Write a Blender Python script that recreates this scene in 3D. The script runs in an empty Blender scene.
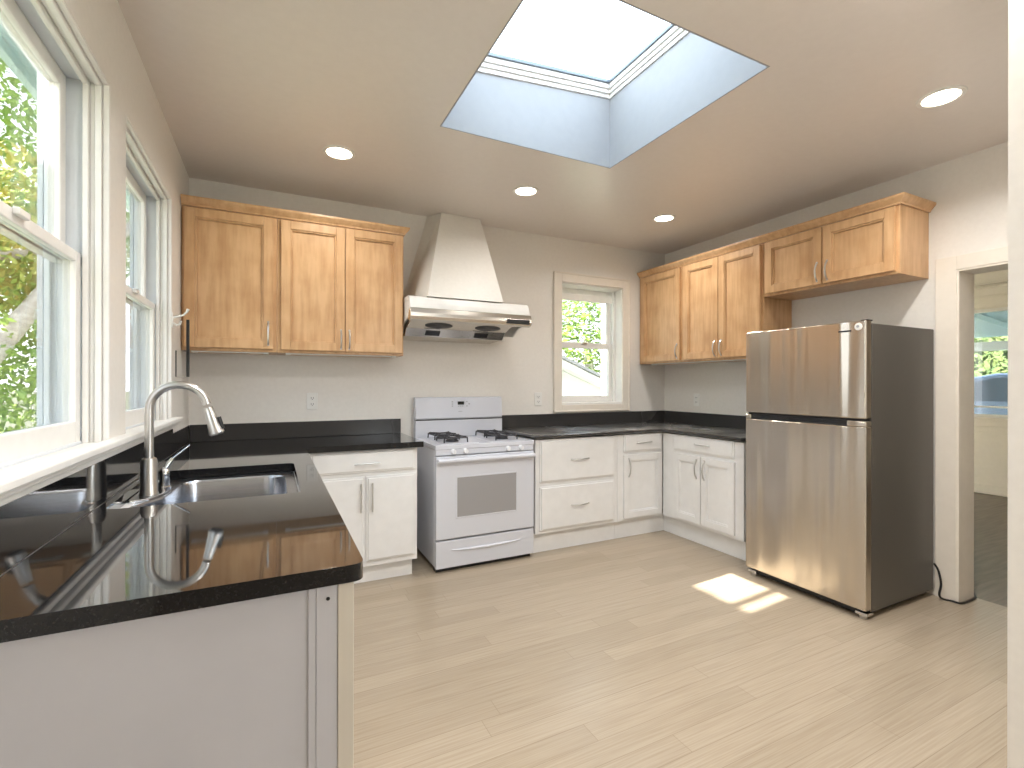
import bpy, bmesh, math, random
from mathutils import Vector, Matrix
random.seed(7)
SC = bpy.context.scene
COL = SC.collection

# ---------------------------------------------------------------- camera, world, sun, exposure
cam_d = bpy.data.cameras.new('camera'); cam = bpy.data.objects.new('camera', cam_d); COL.objects.link(cam)
SC.camera = cam
cam_d.sensor_width = 36.0; cam_d.sensor_fit = 'HORIZONTAL'
cam_d.lens = 482.998 / 1024 * 36.0
cam_d.clip_start = 0.02; cam_d.clip_end = 300
cam.location = (0.4931, -3.8032, 1.2926)
_yaw, _roll = -0.4602, 0.0016
_f = Vector((-math.sin(_yaw), math.cos(_yaw), 0.0002)).normalized()
_r = Vector((math.cos(_yaw), math.sin(_yaw), 0)); _u = _r.cross(_f)
_r2 = _r * math.cos(_roll) + _u * math.sin(_roll); _u2 = -_r * math.sin(_roll) + _u * math.cos(_roll)
_m = Matrix((_r2, _u2, -_f)).transposed(); cam.rotation_euler = _m.to_euler()

W = bpy.data.worlds.new('sky'); SC.world = W; W.use_nodes = True
wn = W.node_tree.nodes; wl = W.node_tree.links; wn.clear()
wo = wn.new('ShaderNodeOutputWorld'); wb = wn.new('ShaderNodeBackground')
wt = wn.new('ShaderNodeTexCoord'); ws = wn.new('ShaderNodeSeparateXYZ'); wr = wn.new('ShaderNodeValToRGB')
wl.new(wt.outputs['Generated'], ws.inputs[0]); wl.new(ws.outputs['Z'], wr.inputs[0])
wr.color_ramp.elements[0].position = 0.0; wr.color_ramp.elements[0].color = (0.95, 0.97, 1.0, 1)
wr.color_ramp.elements[1].position = 0.8; wr.color_ramp.elements[1].color = (0.66, 0.83, 1.0, 1)
wl.new(wr.outputs[0], wb.inputs['Color']); wb.inputs['Strength'].default_value = 4.3
wl.new(wb.outputs[0], wo.inputs[0])

sun_d = bpy.data.lights.new('sun', 'SUN'); sun = bpy.data.objects.new('sun', sun_d); COL.objects.link(sun)
sun_d.energy = 44.0; sun_d.angle = math.radians(0.35); sun_d.color = (1.0, 0.95, 0.86)
SUN_DIR = Vector((1.0, 0.087, -0.65)).normalized()
sun.rotation_euler = SUN_DIR.to_track_quat('-Z', 'Y').to_euler()

SC.view_settings.view_transform = 'Standard'; SC.view_settings.look = 'None'
SC.view_settings.gamma = 1.0; SC.view_settings.use_curve_mapping = False
SC.view_settings.exposure = 0.80

def portal(name, loc, size, direction):
    d = bpy.data.lights.new(name, 'AREA'); d.shape = 'RECTANGLE'; d.size, d.size_y = size
    d.cycles.is_portal = True
    o = bpy.data.objects.new(name, d); COL.objects.link(o); o.location = loc
    o.rotation_euler = Vector(direction).to_track_quat('-Z', 'Y').to_euler()
    return o

XR, H = 4.152, 2.646
SKX0, SKX1, SKY0, SKY1 = 1.285, 2.382, -2.442, -1.366
portal('skylight_portal', (1.83, -1.9, 3.25), (1.3, 1.3), (0, 0, -1))
portal('window_portal', (-0.22, -2.2, 1.7), (1.25, 0.95), (1, 0, 0))
portal('window_portal', (-0.22, -1.08, 1.7), (1.25, 0.95), (1, 0, 0))
portal('window_portal', (3.24, 0.27, 1.67), (0.75, 1.2), (0, -1, 0))
portal('window_portal', (3.0, -5.77, 1.55), (1.9, 1.6), (0, 1, 0))  # portal of the added window behind the camera

# ---------------------------------------------------------------- helpers
class MB:
    def __init__(s): s.bm = bmesh.new()
    def box(s, a, b):
        x0, x1 = sorted((a[0], b[0])); y0, y1 = sorted((a[1], b[1])); z0, z1 = sorted((a[2], b[2]))
        v = [s.bm.verts.new(p) for p in ((x0,y0,z0),(x1,y0,z0),(x1,y1,z0),(x0,y1,z0),(x0,y0,z1),(x1,y0,z1),(x1,y1,z1),(x0,y1,z1))]
        for f in ((3,2,1,0),(4,5,6,7),(0,1,5,4),(1,2,6,5),(2,3,7,6),(3,0,4,7)): s.bm.faces.new([v[i] for i in f])
        return s
    def prism(s, pts, h0, h1, axis='z'):
        """closed polygon in the plane perpendicular to axis, extruded h0..h1"""
        def P(p, h):
            return {'z': (p[0], p[1], h), 'x': (h, p[0], p[1]), 'y': (p[0], h, p[1])}[axis]
        a = [s.bm.verts.new(P(p, h0)) for p in pts]; b = [s.bm.verts.new(P(p, h1)) for p in pts]
        n = len(pts)
        s.bm.faces.new(a); s.bm.faces.new(b[::-1])
        for i in range(n): s.bm.faces.new((a[i], b[i], b[(i+1) % n], a[(i+1) % n]))
        return s
    def frame(s, axis, a0, a1, z0, z1, h0, h1, w, wb=None, wt=None):
        """rectangular frame; axis = normal axis ('x' or 'y')"""
        wb = w if wb is None else wb; wt = w if wt is None else wt
        def B(p0, p1, q0, q1):
            if axis == 'y': s.box((p0, h0, q0), (p1, h1, q1))
            else: s.box((h0, p0, q0), (h1, p1, q1))
        B(a0, a0+w, z0, z1); B(a1-w, a1, z0, z1); B(a0+w, a1-w, z0, z0+wb); B(a0+w, a1-w, z1-wt, z1)
        return s
    def tube(s, pts, r, seg=12, caps=True):
        pts = [Vector(p) for p in pts]; n = len(pts)
        rs = r if isinstance(r, (list, tuple)) else [r]*n
        rings = []; prev = None
        for i, p in enumerate(pts):
            t = (pts[min(i+1, n-1)] - pts[max(i-1, 0)]).normalized()
            if prev is None:
                up = Vector((0, 0, 1)) if abs(t.z) < 0.9 else Vector((1, 0, 0))
                e = t.cross(up).normalized()
            else:
                e = (prev - t*prev.dot(t)).normalized()
            prev = e; g = t.cross(e)
            rings.append([s.bm.verts.new(p + (e*math.cos(k*2*math.pi/seg) + g*math.sin(k*2*math.pi/seg))*rs[i]) for k in range(seg)])
        for i in range(n-1):
            for k in range(seg):
                s.bm.faces.new((rings[i][k], rings[i][(k+1) % seg], rings[i+1][(k+1) % seg], rings[i+1][k]))
        if caps: s.bm.faces.new(rings[0][::-1]); s.bm.faces.new(rings[-1])
        return s
    def lathe(s, c, prof, seg=32, axis='z'):
        """profile of (radius, height) about axis through c"""
        rings = []
        for (r, h) in prof:
            ring = []
            for k in range(seg):
                a = k*2*math.pi/seg; x, y = r*math.cos(a), r*math.sin(a)
                p = {'z': (c[0]+x, c[1]+y, c[2]+h), 'y': (c[0]+x, c[1]+h, c[2]+y), 'x': (c[0]+h, c[1]+x, c[2]+y)}[axis]
                ring.append(s.bm.verts.new(p))
            rings.append(ring)
        for i in range(len(rings)-1):
            for k in range(seg):
                s.bm.faces.new((rings[i][k], rings[i][(k+1) % seg], rings[i+1][(k+1) % seg], rings[i+1][k]))
        s.bm.faces.new(rings[0][::-1]); s.bm.faces.new(rings[-1])
        return s
    def leaves(s, c, rad, n, size):
        for i in range(n):
            while True:
                d = Vector((random.uniform(-1,1), random.uniform(-1,1), random.uniform(-1,1)))
                if 0.25 < d.length < 1: break
            p = Vector(c) + Vector((d.x*rad[0], d.y*rad[1], d.z*rad[2]))
            a = Vector((random.gauss(0,1), random.gauss(0,1), random.gauss(0,1))).normalized()
            b = a.orthogonal().normalized(); sz = size*random.uniform(.6, 1.3)
            q = [s.bm.verts.new(p + v) for v in (a*sz, b*sz*.45, -a*sz, -b*sz*.45)]
            s.bm.faces.new(q)
        return s
    def build(s, name, mat, parent=None, bevel=0, smooth=False, seg=2, base=None, recalc=True):
        if recalc: bmesh.ops.recalc_face_normals(s.bm, faces=s.bm.faces[:])
        off = Vector((0, 0, 0))
        if parent is not None:
            p = parent
            while p is not None: off += p.location; p = p.parent
        elif base is not None: off = Vector(base)
        if off.length: bmesh.ops.translate(s.bm, verts=s.bm.verts[:], vec=-off)
        me = bpy.data.meshes.new(name); s.bm.to_mesh(me); s.bm.free()
        if isinstance(smooth, (int, float)) and smooth:
            for p in me.polygons: p.use_smooth = True
            try: me.set_sharp_from_angle(angle=math.radians(40))
            except Exception: pass
        o = bpy.data.objects.new(name, me); COL.objects.link(o)
        if mat: me.materials.append(mat)
        if parent is not None: o.parent = parent
        elif base is not None: o.location = base
        if bevel:
            m = o.modifiers.new('bevel', 'BEVEL'); m.width = bevel; m.segments = seg; m.limit_method = 'ANGLE'; m.angle_limit = math.radians(40)
            m.harden_normals = False
        return o

def tag(o, label=None, cat=None, group=None, kind=None):
    if label: o['label'] = label
    if cat: o['category'] = cat
    if group: o['group'] = group
    if kind: o['kind'] = kind
    return o
def thing(name, label, cat, loc, group=None):
    o = bpy.data.objects.new(name, None); COL.objects.link(o); o.location = loc; o.empty_display_size = .1
    return tag(o, label, cat, group)
def structure(name, loc=(0, 0, 0)):
    o = bpy.data.objects.new(name, None); COL.objects.link(o); o.location = loc; o['kind'] = 'structure'
    return o
def struct(name, mb, mat, **k):
    o = mb.build(name, mat, **k); o['kind'] = 'structure'; return o
def copy_tree(o, parent=None, label=None, loc=None):
    c = o.copy(); COL.objects.link(c)
    if parent is not None: c.parent = parent
    if label: c['label'] = label
    if loc is not None: c.location = loc
    for ch in list(o.children): copy_tree(ch, c)
    return c

def rounded(pts, r, n=6):
    """round the corners of a polygon; r one value or list"""
    out = []; N = len(pts)
    for i, p in enumerate(pts):
        rr = r[i] if isinstance(r, (list, tuple)) else r
        p = Vector(p); a = Vector(pts[i-1]) - p; b = Vector(pts[(i+1) % N]) - p
        if rr <= 0: out.append(tuple(p)); continue
        ang = a.angle(b); t = rr/math.tan(ang/2)
        p0 = p + a.normalized()*t; p1 = p + b.normalized()*t
        for k in range(n+1):
            u = k/n; q = p0*(1-u)**2 + p*2*u*(1-u) + p1*u*u
            out.append(tuple(q))
    return out

# ---------------------------------------------------------------- materials
def mat(name, col, rough=.5, metal=0, **kw):
    m = bpy.data.materials.new(name); m.use_nodes = True
    b = m.node_tree.nodes['Principled BSDF']
    b.inputs['Base Color'].default_value = (*col, 1); b.inputs['Roughness'].default_value = rough; b.inputs['Metallic'].default_value = metal
    for k, v in kw.items():
        b.inputs[k.replace('_', ' ')].default_value = v
    return m
def nodes(m): return m.node_tree.nodes, m.node_tree.links, m.node_tree.nodes['Principled BSDF']
def varied(name, c1, c2, rough, scale=(1, 1, 1), nscale=5, detail=4, lo=.3, hi=.7, bump=0, metal=0, rvar=0, **kw):
    m = mat(name, c1, rough, metal, **kw); n, l, b = nodes(m)
    tc = n.new('ShaderNodeTexCoord'); mp = n.new('ShaderNodeMapping'); nz = n.new('ShaderNodeTexNoise'); cr = n.new('ShaderNodeValToRGB')
    mp.inputs['Scale'].default_value = scale; nz.inputs['Scale'].default_value = nscale; nz.inputs['Detail'].default_value = detail
    l.new(tc.outputs['Object'], mp.inputs[0]); l.new(mp.outputs[0], nz.inputs[0]); l.new(nz.outputs[0], cr.inputs[0])
    cr.color_ramp.elements[0].position = lo; cr.color_ramp.elements[0].color = (*c1, 1)
    cr.color_ramp.elements[1].position = hi; cr.color_ramp.elements[1].color = (*c2, 1)
    l.new(cr.outputs[0], b.inputs['Base Color'])
    if bump:
        bp = n.new('ShaderNodeBump'); bp.inputs['Strength'].default_value = bump; bp.inputs['Distance'].default_value = .002
        l.new(nz.outputs[0], bp.inputs['Height']); l.new(bp.outputs[0], b.inputs['Normal'])
    if rvar:
        mr = n.new('ShaderNodeMapRange'); mr.inputs[3].default_value = rough-rvar; mr.inputs[4].default_value = rough+rvar
        l.new(nz.outputs[0], mr.inputs[0]); l.new(mr.outputs[0], b.inputs['Roughness'])
    return m

M = {}
M['wall'] = varied('cream_wall_paint', (.78, .745, .69), (.81, .775, .72), .45, nscale=40, bump=.08)
M['ceiling'] = varied('ceiling_paint', (.75, .69, .645), (.77, .71, .665), .28, nscale=30, bump=.06)
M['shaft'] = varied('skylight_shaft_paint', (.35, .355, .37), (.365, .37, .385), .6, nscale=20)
M['trim'] = varied('white_trim_paint', (.80, .78, .74), (.84, .82, .78), .35, nscale=20)
M['casing'] = varied('cream_casing_paint', (.78, .72, .63), (.81, .75, .66), .4, nscale=20)
M['cab'] = varied('white_cabinet_paint', (.80, .79, .775), (.84, .83, .815), .35, nscale=15)
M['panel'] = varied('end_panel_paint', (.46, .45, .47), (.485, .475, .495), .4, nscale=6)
M['post'] = mat('cream_edge_post', (.56, .51, .43), .4)
M['steel'] = mat('brushed_nickel', (.62, .61, .59), .28, 1)
M['chrome'] = mat('chrome', (.75, .76, .78), .12, 1)
M['sink'] = varied('sink_steel', (.46, .48, .53), (.56, .58, .62), .24, scale=(2, 60, 60), nscale=3, metal=1)
M['enamel'] = mat('white_enamel', (.66, .67, .72), .18)
M['iron'] = mat('cast_iron', (.03, .03, .035), .5)
M['black'] = mat('black_plastic', (.012, .012, .013), .3)
M['darkglass'] = mat('oven_glass', (.34, .33, .33), .08)
M['display'] = mat('stove_display', (.01, .012, .012), .1)
M['grey'] = mat('grey_print', (.35, .36, .38), .5)
M['outlet'] = mat('outlet_plastic', (.83, .82, .78), .35)
M['slot'] = mat('outlet_slot', (.06, .06, .06), .5)
M['fridge_side'] = varied('fridge_side_grey', (.075, .068, .058), (.085, .077, .066), .38, nscale=300, bump=.15)
M['dark_wood_floor'] = varied('dark_wood_floor', (.10, .075, .055), (.20, .155, .115), .35, scale=(1.2, 14, 1), nscale=2.5, detail=6)
M['concrete'] = varied('patio_concrete', (.52, .50, .46), (.62, .60, .56), .8, nscale=4)
M['grass'] = varied('grass_ground', (.24, .26, .18), (.34, .34, .26), .9, nscale=6)
M['siding'] = varied('white_siding', (.80, .80, .80), (.86, .86, .86), .6, nscale=3)
M['fence'] = varied('weathered_fence', (.40, .40, .33), (.52, .52, .45), .8, scale=(8, 8, 1), nscale=4)
M['bark'] = varied('pale_bark', (.40, .36, .33), (.60, .56, .52), .9, scale=(2, 2, 6), nscale=5, bump=.5)
M['leaf'] = varied('green_leaves', (.10, .22, .03), (.34, .46, .08), .5, nscale=2.5)
M['hedge_leaf'] = varied('hedge_leaves', (.05, .10, .03), (.16, .20, .07), .5, nscale=3)
M['leaf_yellow'] = varied('golden_leaves', (.45, .34, .05), (.32, .42, .10), .5, nscale=2.5)
M['soffit'] = mat('teal_soffit', (.50, .66, .66), .6)
M['roof'] = varied('roof_shingle', (.25, .25, .26), (.35, .35, .36), .9, nscale=20)
M['brick'] = varied('chimney_brick', (.40, .16, .10), (.50, .24, .16), .9, nscale=10)
M['carpaint'] = mat('pale_blue_car_paint', (.30, .38, .54), .2, .2)
M['carglass'] = mat('car_glass', (.12, .16, .22), .05)
M['tyre'] = mat('tyre_rubber', (.02, .02, .02), .7)
M['skframe'] = mat('skylight_frame_grey', (.22, .26, .30), .4, .3)
M['felt'] = mat('hood_filter_dark', (.05, .05, .05), .5)
M['hoodsteel'] = mat('hood_steel', (.62, .58, .52), .24, 1)
M['knob'] = mat('knob_white', (.86, .86, .88), .2)

def glass(name='window_glass', tint=.95):
    m = bpy.data.materials.new(name); m.use_nodes = True; n = m.node_tree.nodes; l = m.node_tree.links; n.clear()
    o = n.new('ShaderNodeOutputMaterial'); mx = n.new('ShaderNodeMixShader'); t = n.new('ShaderNodeBsdfTransparent'); g = n.new('ShaderNodeBsdfGlossy')
    lw = n.new('ShaderNodeLayerWeight'); lw.inputs[0].default_value = .5; pw = n.new('ShaderNodeMath'); pw.operation = 'POWER'; pw.inputs[1].default_value = 4.0
    fr = n.new('ShaderNodeMapRange'); fr.inputs[3].default_value = .025; fr.inputs[4].default_value = .7; l.new(lw.outputs['Facing'], pw.inputs[0]); l.new(pw.outputs[0], fr.inputs[0])
    t.inputs[0].default_value = (tint, tint*1.01, tint*1.01, 1); g.inputs['Roughness'].default_value = .01
    l.new(fr.outputs[0], mx.inputs[0]); l.new(t.outputs[0], mx.inputs[1]); l.new(g.outputs[0], mx.inputs[2]); l.new(mx.outputs[0], o.inputs[0])
    return m
M['glass'] = glass()
M['tinted_glass'] = glass('low_e_window_glass', .60)
M['exterior_trim'] = varied('exterior_trim_paint', (.68, .71, .74), (.72, .75, .78), .5, nscale=12)

def emis(name, col, s):
    m = bpy.data.materials.new(name); m.use_nodes = True; b = m.node_tree.nodes['Principled BSDF']
    b.inputs['Base Color'].default_value = (.9, .9, .9, 1); b.inputs['Emission Color'].default_value = (*col, 1); b.inputs['Emission Strength'].default_value = s
    return m
M['lamp'] = emis('lamp_lens', (1, .9, .74), 9)

def granite(name='black_granite', satin=False):
    m = mat(name, (.010, .010, .011), .045); n, l, b = nodes(m)
    b.inputs['Coat Weight'].default_value = .0
    tc = n.new('ShaderNodeTexCoord'); nz = n.new('ShaderNodeTexNoise'); nz.inputs['Scale'].default_value = 260; nz.inputs['Detail'].default_value = 3
    cr = n.new('ShaderNodeValToRGB'); cr.color_ramp.elements[0].position = .60; cr.color_ramp.elements[0].color = (.008, .008, .009, 1)
    cr.color_ramp.elements[1].position = .78; cr.color_ramp.elements[1].color = (.05, .048, .045, 1)
    if satin: cr.color_ramp.elements[0].color = (.040, .038, .037, 1)
    l.new(tc.outputs['Object'], nz.inputs[0]); l.new(nz.outputs[0], cr.inputs[0]); l.new(cr.outputs[0], b.inputs['Base Color'])
    n2 = n.new('ShaderNodeTexNoise'); n2.inputs['Scale'].default_value = 2.2; n2.inputs['Detail'].default_value = 3
    mr = n.new('ShaderNodeMapRange'); mr.inputs[1].default_value = .35; mr.inputs[2].default_value = .7; mr.inputs[3].default_value, mr.inputs[4].default_value = (.16, .30) if satin else (.025, .07)
    l.new(tc.outputs['Object'], n2.inputs[0]); l.new(n2.outputs[0], mr.inputs[0])
    b.inputs['Roughness'].default_value = .6; b.inputs['Specular IOR Level'].default_value = 0
    g = n.new('ShaderNodeBsdfGlossy'); l.new(mr.outputs[0], g.inputs['Roughness']); g.inputs['Color'].default_value = (1, 1, 1, 1)
    lw = n.new('ShaderNodeLayerWeight'); lw.inputs[0].default_value = .5; pw = n.new('ShaderNodeMath'); pw.operation = 'POWER'; pw.inputs[1].default_value = 3.0
    ma = n.new('ShaderNodeMath'); ma.operation = 'MULTIPLY_ADD'; ma.inputs[1].default_value = .95; ma.inputs[2].default_value = .03; ma.use_clamp = True
    mx = n.new('ShaderNodeMixShader'); out = [x for x in n if x.type == 'OUTPUT_MATERIAL'][0]
    l.new(lw.outputs['Facing'], pw.inputs[0]); l.new(pw.outputs[0], ma.inputs[0]); l.new(ma.outputs[0], mx.inputs[0])
    l.new(b.outputs[0], mx.inputs[1]); l.new(g.outputs[0], mx.inputs[2]); l.new(mx.outputs[0], out.inputs['Surface'])
    return m
M['granite'] = granite()
M['granite_satin'] = granite('honed_black_granite', True)

def maple():
    m = mat('maple_wood', (.74, .48, .23), .32); n, l, b = nodes(m)
    tc = n.new('ShaderNodeTexCoord'); mp = n.new('ShaderNodeMapping'); mp.inputs['Scale'].default_value = (16, 16, 1.6)
    nz = n.new('ShaderNodeTexNoise'); nz.inputs['Scale'].default_value = 2.2; nz.inputs['Detail'].default_value = 6
    n2 = n.new('ShaderNodeTexNoise'); n2.inputs['Scale'].default_value = 5; n2.inputs['Detail'].default_value = 5
    l.new(tc.outputs['Object'], mp.inputs[0]); l.new(mp.outputs[0], nz.inputs[0]); l.new(tc.outputs['Object'], n2.inputs[0])
    a = n.new('ShaderNodeMath'); a.operation = 'ADD'; l.new(nz.outputs[0], a.inputs[0]); l.new(n2.outputs[0], a.inputs[1])
    cr = n.new('ShaderNodeValToRGB'); l.new(a.outputs[0], cr.inputs[0])
    e = cr.color_ramp.elements; e[0].position = .6; e[0].color = (.49, .275, .125, 1); e[1].position = 1.0; e[1].color = (.65, .41, .215, 1)
    mu = n.new('ShaderNodeMath'); mu.operation = 'MULTIPLY'; mu.inputs[1].default_value = .85
    l.new(a.outputs[0], mu.inputs[0]); l.new(mu.outputs[0], cr.inputs[0])
    l.new(cr.outputs[0], b.inputs['Base Color'])
    return m
M['maple'] = maple()

def bamboo():
    m = mat('bamboo_floor', (.78, .63, .44), .3); n, l, b = nodes(m)
    tc = n.new('ShaderNodeTexCoord')
    br = n.new('ShaderNodeTexBrick'); br.offset = 0; br.offset_frequency = 1; br.squash = 1
    br.inputs['Scale'].default_value = 1; br.inputs['Brick Width'].default_value = 1.5; br.inputs['Row Height'].default_value = .095
    br.inputs['Mortar Size'].default_value = .0011; br.inputs['Mortar Smooth'].default_value = .3; br.inputs['Bias'].default_value = 0
    br.inputs['Color1'].default_value = (.37, .305, .23, 1); br.inputs['Color2'].default_value = (.42, .35, .27, 1); br.inputs['Mortar'].default_value = (.27, .215, .155, 1)
    sx = n.new('ShaderNodeSeparateXYZ'); l.new(tc.outputs['Object'], sx.inputs[0])
    dv = n.new('ShaderNodeMath'); dv.operation = 'DIVIDE'; dv.inputs[1].default_value = .095; l.new(sx.outputs['Y'], dv.inputs[0])
    fl = n.new('ShaderNodeMath'); fl.operation = 'FLOOR'; l.new(dv.outputs[0], fl.inputs[0])
    wn_ = n.new('ShaderNodeTexWhiteNoise'); wn_.noise_dimensions = '1D'; l.new(fl.outputs[0], wn_.inputs['W'])
    ma = n.new('ShaderNodeMath'); ma.operation = 'MULTIPLY_ADD'; ma.inputs[1].default_value = 7.0; l.new(wn_.outputs['Value'], ma.inputs[0]); l.new(sx.outputs['X'], ma.inputs[2])
    cx = n.new('ShaderNodeCombineXYZ'); l.new(ma.outputs[0], cx.inputs[0]); l.new(sx.outputs['Y'], cx.inputs[1]); l.new(cx.outputs[0], br.inputs[0])
    mp = n.new('ShaderNodeMapping'); mp.inputs['Scale'].default_value = (1.3, 60, 1); nz = n.new('ShaderNodeTexNoise'); nz.inputs['Scale'].default_value = 2.5; nz.inputs['Detail'].default_value = 4
    l.new(tc.outputs['Object'], mp.inputs[0]); l.new(mp.outputs[0], nz.inputs[0])
    cr = n.new('ShaderNodeValToRGB'); cr.color_ramp.elements[0].position = .3; cr.color_ramp.elements[0].color = (.85, .81, .75, 1)
    cr.color_ramp.elements[1].position = .62; cr.color_ramp.elements[1].color = (1.04, 1.03, 1.0, 1)
    l.new(nz.outputs[0], cr.inputs[0])
    mx = n.new('ShaderNodeMix'); mx.data_type = 'RGBA'; mx.blend_type = 'MULTIPLY'; mx.inputs[0].default_value = 1
    l.new(br.outputs[0], mx.inputs[6]); l.new(cr.outputs[0], mx.inputs[7]); l.new(mx.outputs[2], b.inputs['Base Color'])
    return m
M['bamboo'] = bamboo()

def stainless():
    m = mat('stainless_door', (.66, .60, .52), .21, 1); n, l, b = nodes(m)
    b.inputs['Anisotropic'].default_value = .9; b.inputs['Anisotropic Rotation'].default_value = .25
    tg = n.new('ShaderNodeTangent'); tg.direction_type = 'RADIAL'; tg.axis = 'Z'; l.new(tg.outputs[0], b.inputs['Tangent'])
    tc = n.new('ShaderNodeTexCoord'); mp = n.new('ShaderNodeMapping'); mp.inputs['Scale'].default_value = (1, 2.2, .12)
    nz = n.new('ShaderNodeTexNoise'); nz.inputs['Scale'].default_value = 3; nz.inputs['Detail'].default_value = 1
    l.new(tc.outputs['Object'], mp.inputs[0]); l.new(mp.outputs[0], nz.inputs[0])
    bp = n.new('ShaderNodeBump'); bp.inputs['Strength'].default_value = 1.0; bp.inputs['Distance'].default_value = .022
    l.new(nz.outputs[0], bp.inputs['Height']); l.new(bp.outputs[0], b.inputs['Normal'])
    return m
M['stainless'] = stainless()

# ================================================================ SETTING
W1, W2 = (-2.66, -1.735), (-1.544, -0.62)      # left window openings (Y)
WZ0, WZ1 = 1.085, 2.302
BWX, BWZ = (2.885, 3.60), (1.10, 2.24)         # back window opening
NY = -5.6                                       # near wall
# left wall
w = MB(); X0, X1 = -.165, 0
w.box((X0, NY, 0), (X1, .25, WZ0)); w.box((X0, NY, WZ1), (X1, .25, H+.1))
w.box((X0, NY, WZ0), (X1, W1[0], WZ1)); w.box((X0, W1[1], WZ0), (X1, W2[0], WZ1)); w.box((X0, W2[1], WZ0), (X1, .25, WZ1))
struct('wall_left', w, M['wall'])
# back wall with the boxed-out left part
w = MB()
w.box((0, 0, 0), (BWX[0], .25, H+.1)); w.box((BWX[1], 0, 0), (XR+.16, .25, H+.1))
w.box((BWX[0], 0, 0), (BWX[1], .25, BWZ[0])); w.box((BWX[0], 0, BWZ[1]), (BWX[1], .25, H+.1))
w.box((0, -.018, 0), (1.391, 0, H))
struct('wall_back', w, M['wall'])
# right wall with doorway
DY0, DY1, DZ = -3.18, -2.404, 1.977
w = MB()
w.box((XR, DY1, 0), (XR+.16, 0, H+.1)); w.box((XR, DY0, DZ), (XR+.16, DY1, H+.1)); w.box((XR, NY, 0), (XR+.16, DY0, H+.1))
struct('wall_right', w, M['wall'])
# short wall between this room and the next, seen edge-on at the right
w = MB(); w.box((2.13, -3.42, 0), (XR, -3.275, H))
struct('wall_front', w, M['wall'])
# wall behind the camera with an opening added to let in fill daylight
w = MB()
w.box((-.2, NY-.15, 0), (2.1, NY, H+.1)); w.box((3.9, NY-.15, 0), (XR+.16, NY, H+.1))
w.box((2.1, NY-.15, 0), (3.9, NY, .80)); w.box((2.1, NY-.15, 2.3), (3.9, NY, H+.1))
struct('wall_near', w, M['wall'])
# floor
w = MB(); w.box((-.2, NY-.15, -.06), (XR+.17, .25, 0)); struct('floor', w, M['bamboo'])
# ceiling with the skylight hole
w = MB(); z0, z1 = H, H+.12
e_ = .008
w.box((0, NY, z0), (SKX0-e_, 0, z1)); w.box((SKX1+e_, NY, z0), (XR, 0, z1))
w.box((SKX0-e_, NY, z0), (SKX1+e_, SKY0-e_, z1)); w.box((SKX0-e_, SKY1+e_, z0), (SKX1+e_, 0, z1))
struct('ceiling', w, M['ceiling'])

# skylight: shaft, moulding, frame, glass (the roof rises gently to the right)
def zt(x): return 2.97 + (x-SKX0)*.096
sk = structure('window_5', (1.83, -1.9, H))
def shear_box(mb, a, b, dz0, dz1):
    """box whose z values are offsets above the roof line zt(x)"""
    n0 = len(mb.bm.verts); mb.box((a[0], a[1], dz0), (b[0], b[1], dz1)); mb.bm.verts.ensure_lookup_table()
    for v in mb.bm.verts[n0:]: v.co.z += zt(v.co.x)
T = .007
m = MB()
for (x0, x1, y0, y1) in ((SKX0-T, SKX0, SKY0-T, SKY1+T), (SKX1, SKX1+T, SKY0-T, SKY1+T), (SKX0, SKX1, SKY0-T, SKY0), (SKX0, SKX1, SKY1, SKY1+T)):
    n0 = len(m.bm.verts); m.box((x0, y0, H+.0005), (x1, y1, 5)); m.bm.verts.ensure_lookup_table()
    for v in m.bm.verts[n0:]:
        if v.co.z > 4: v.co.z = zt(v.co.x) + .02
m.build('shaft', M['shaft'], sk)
def sk_ring(inset0, inset1, dz0, dz1, name, mt, bev=.003):
    m = MB(); X0, X1, Y0, Y1 = SKX0+inset0, SKX1-inset0, SKY0+inset0, SKY1-inset0; d = inset1-inset0
    shear_box(m, (X0, Y0), (X0+d, Y1), dz0, dz1); shear_box(m, (X1-d, Y0), (X1, Y1), dz0, dz1)
    shear_box(m, (X0+d, Y0), (X1-d, Y0+d), dz0, dz1); shear_box(m, (X0+d, Y1-d), (X1-d, Y1), dz0, dz1)
    return m.build(name, mt, sk, bevel=bev)
sk_ring(-.04, .009, .0, .025, 'lower_moulding', M['trim'])
sk_ring(-.04, .018, .025, .05, 'middle_moulding', M['trim'])
sk_ring(-.04, .027, .05, .08, 'curb', M['trim'])
sk_ring(-.05, .036, .08, .10, 'window_frame', M['skframe'])
m = MB(); shear_box(m, (SKX0-.02, SKY0-.02), (SKX1+.02, SKY1+.02), .101, .107); m.build('pane', M['glass'], sk)

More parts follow.
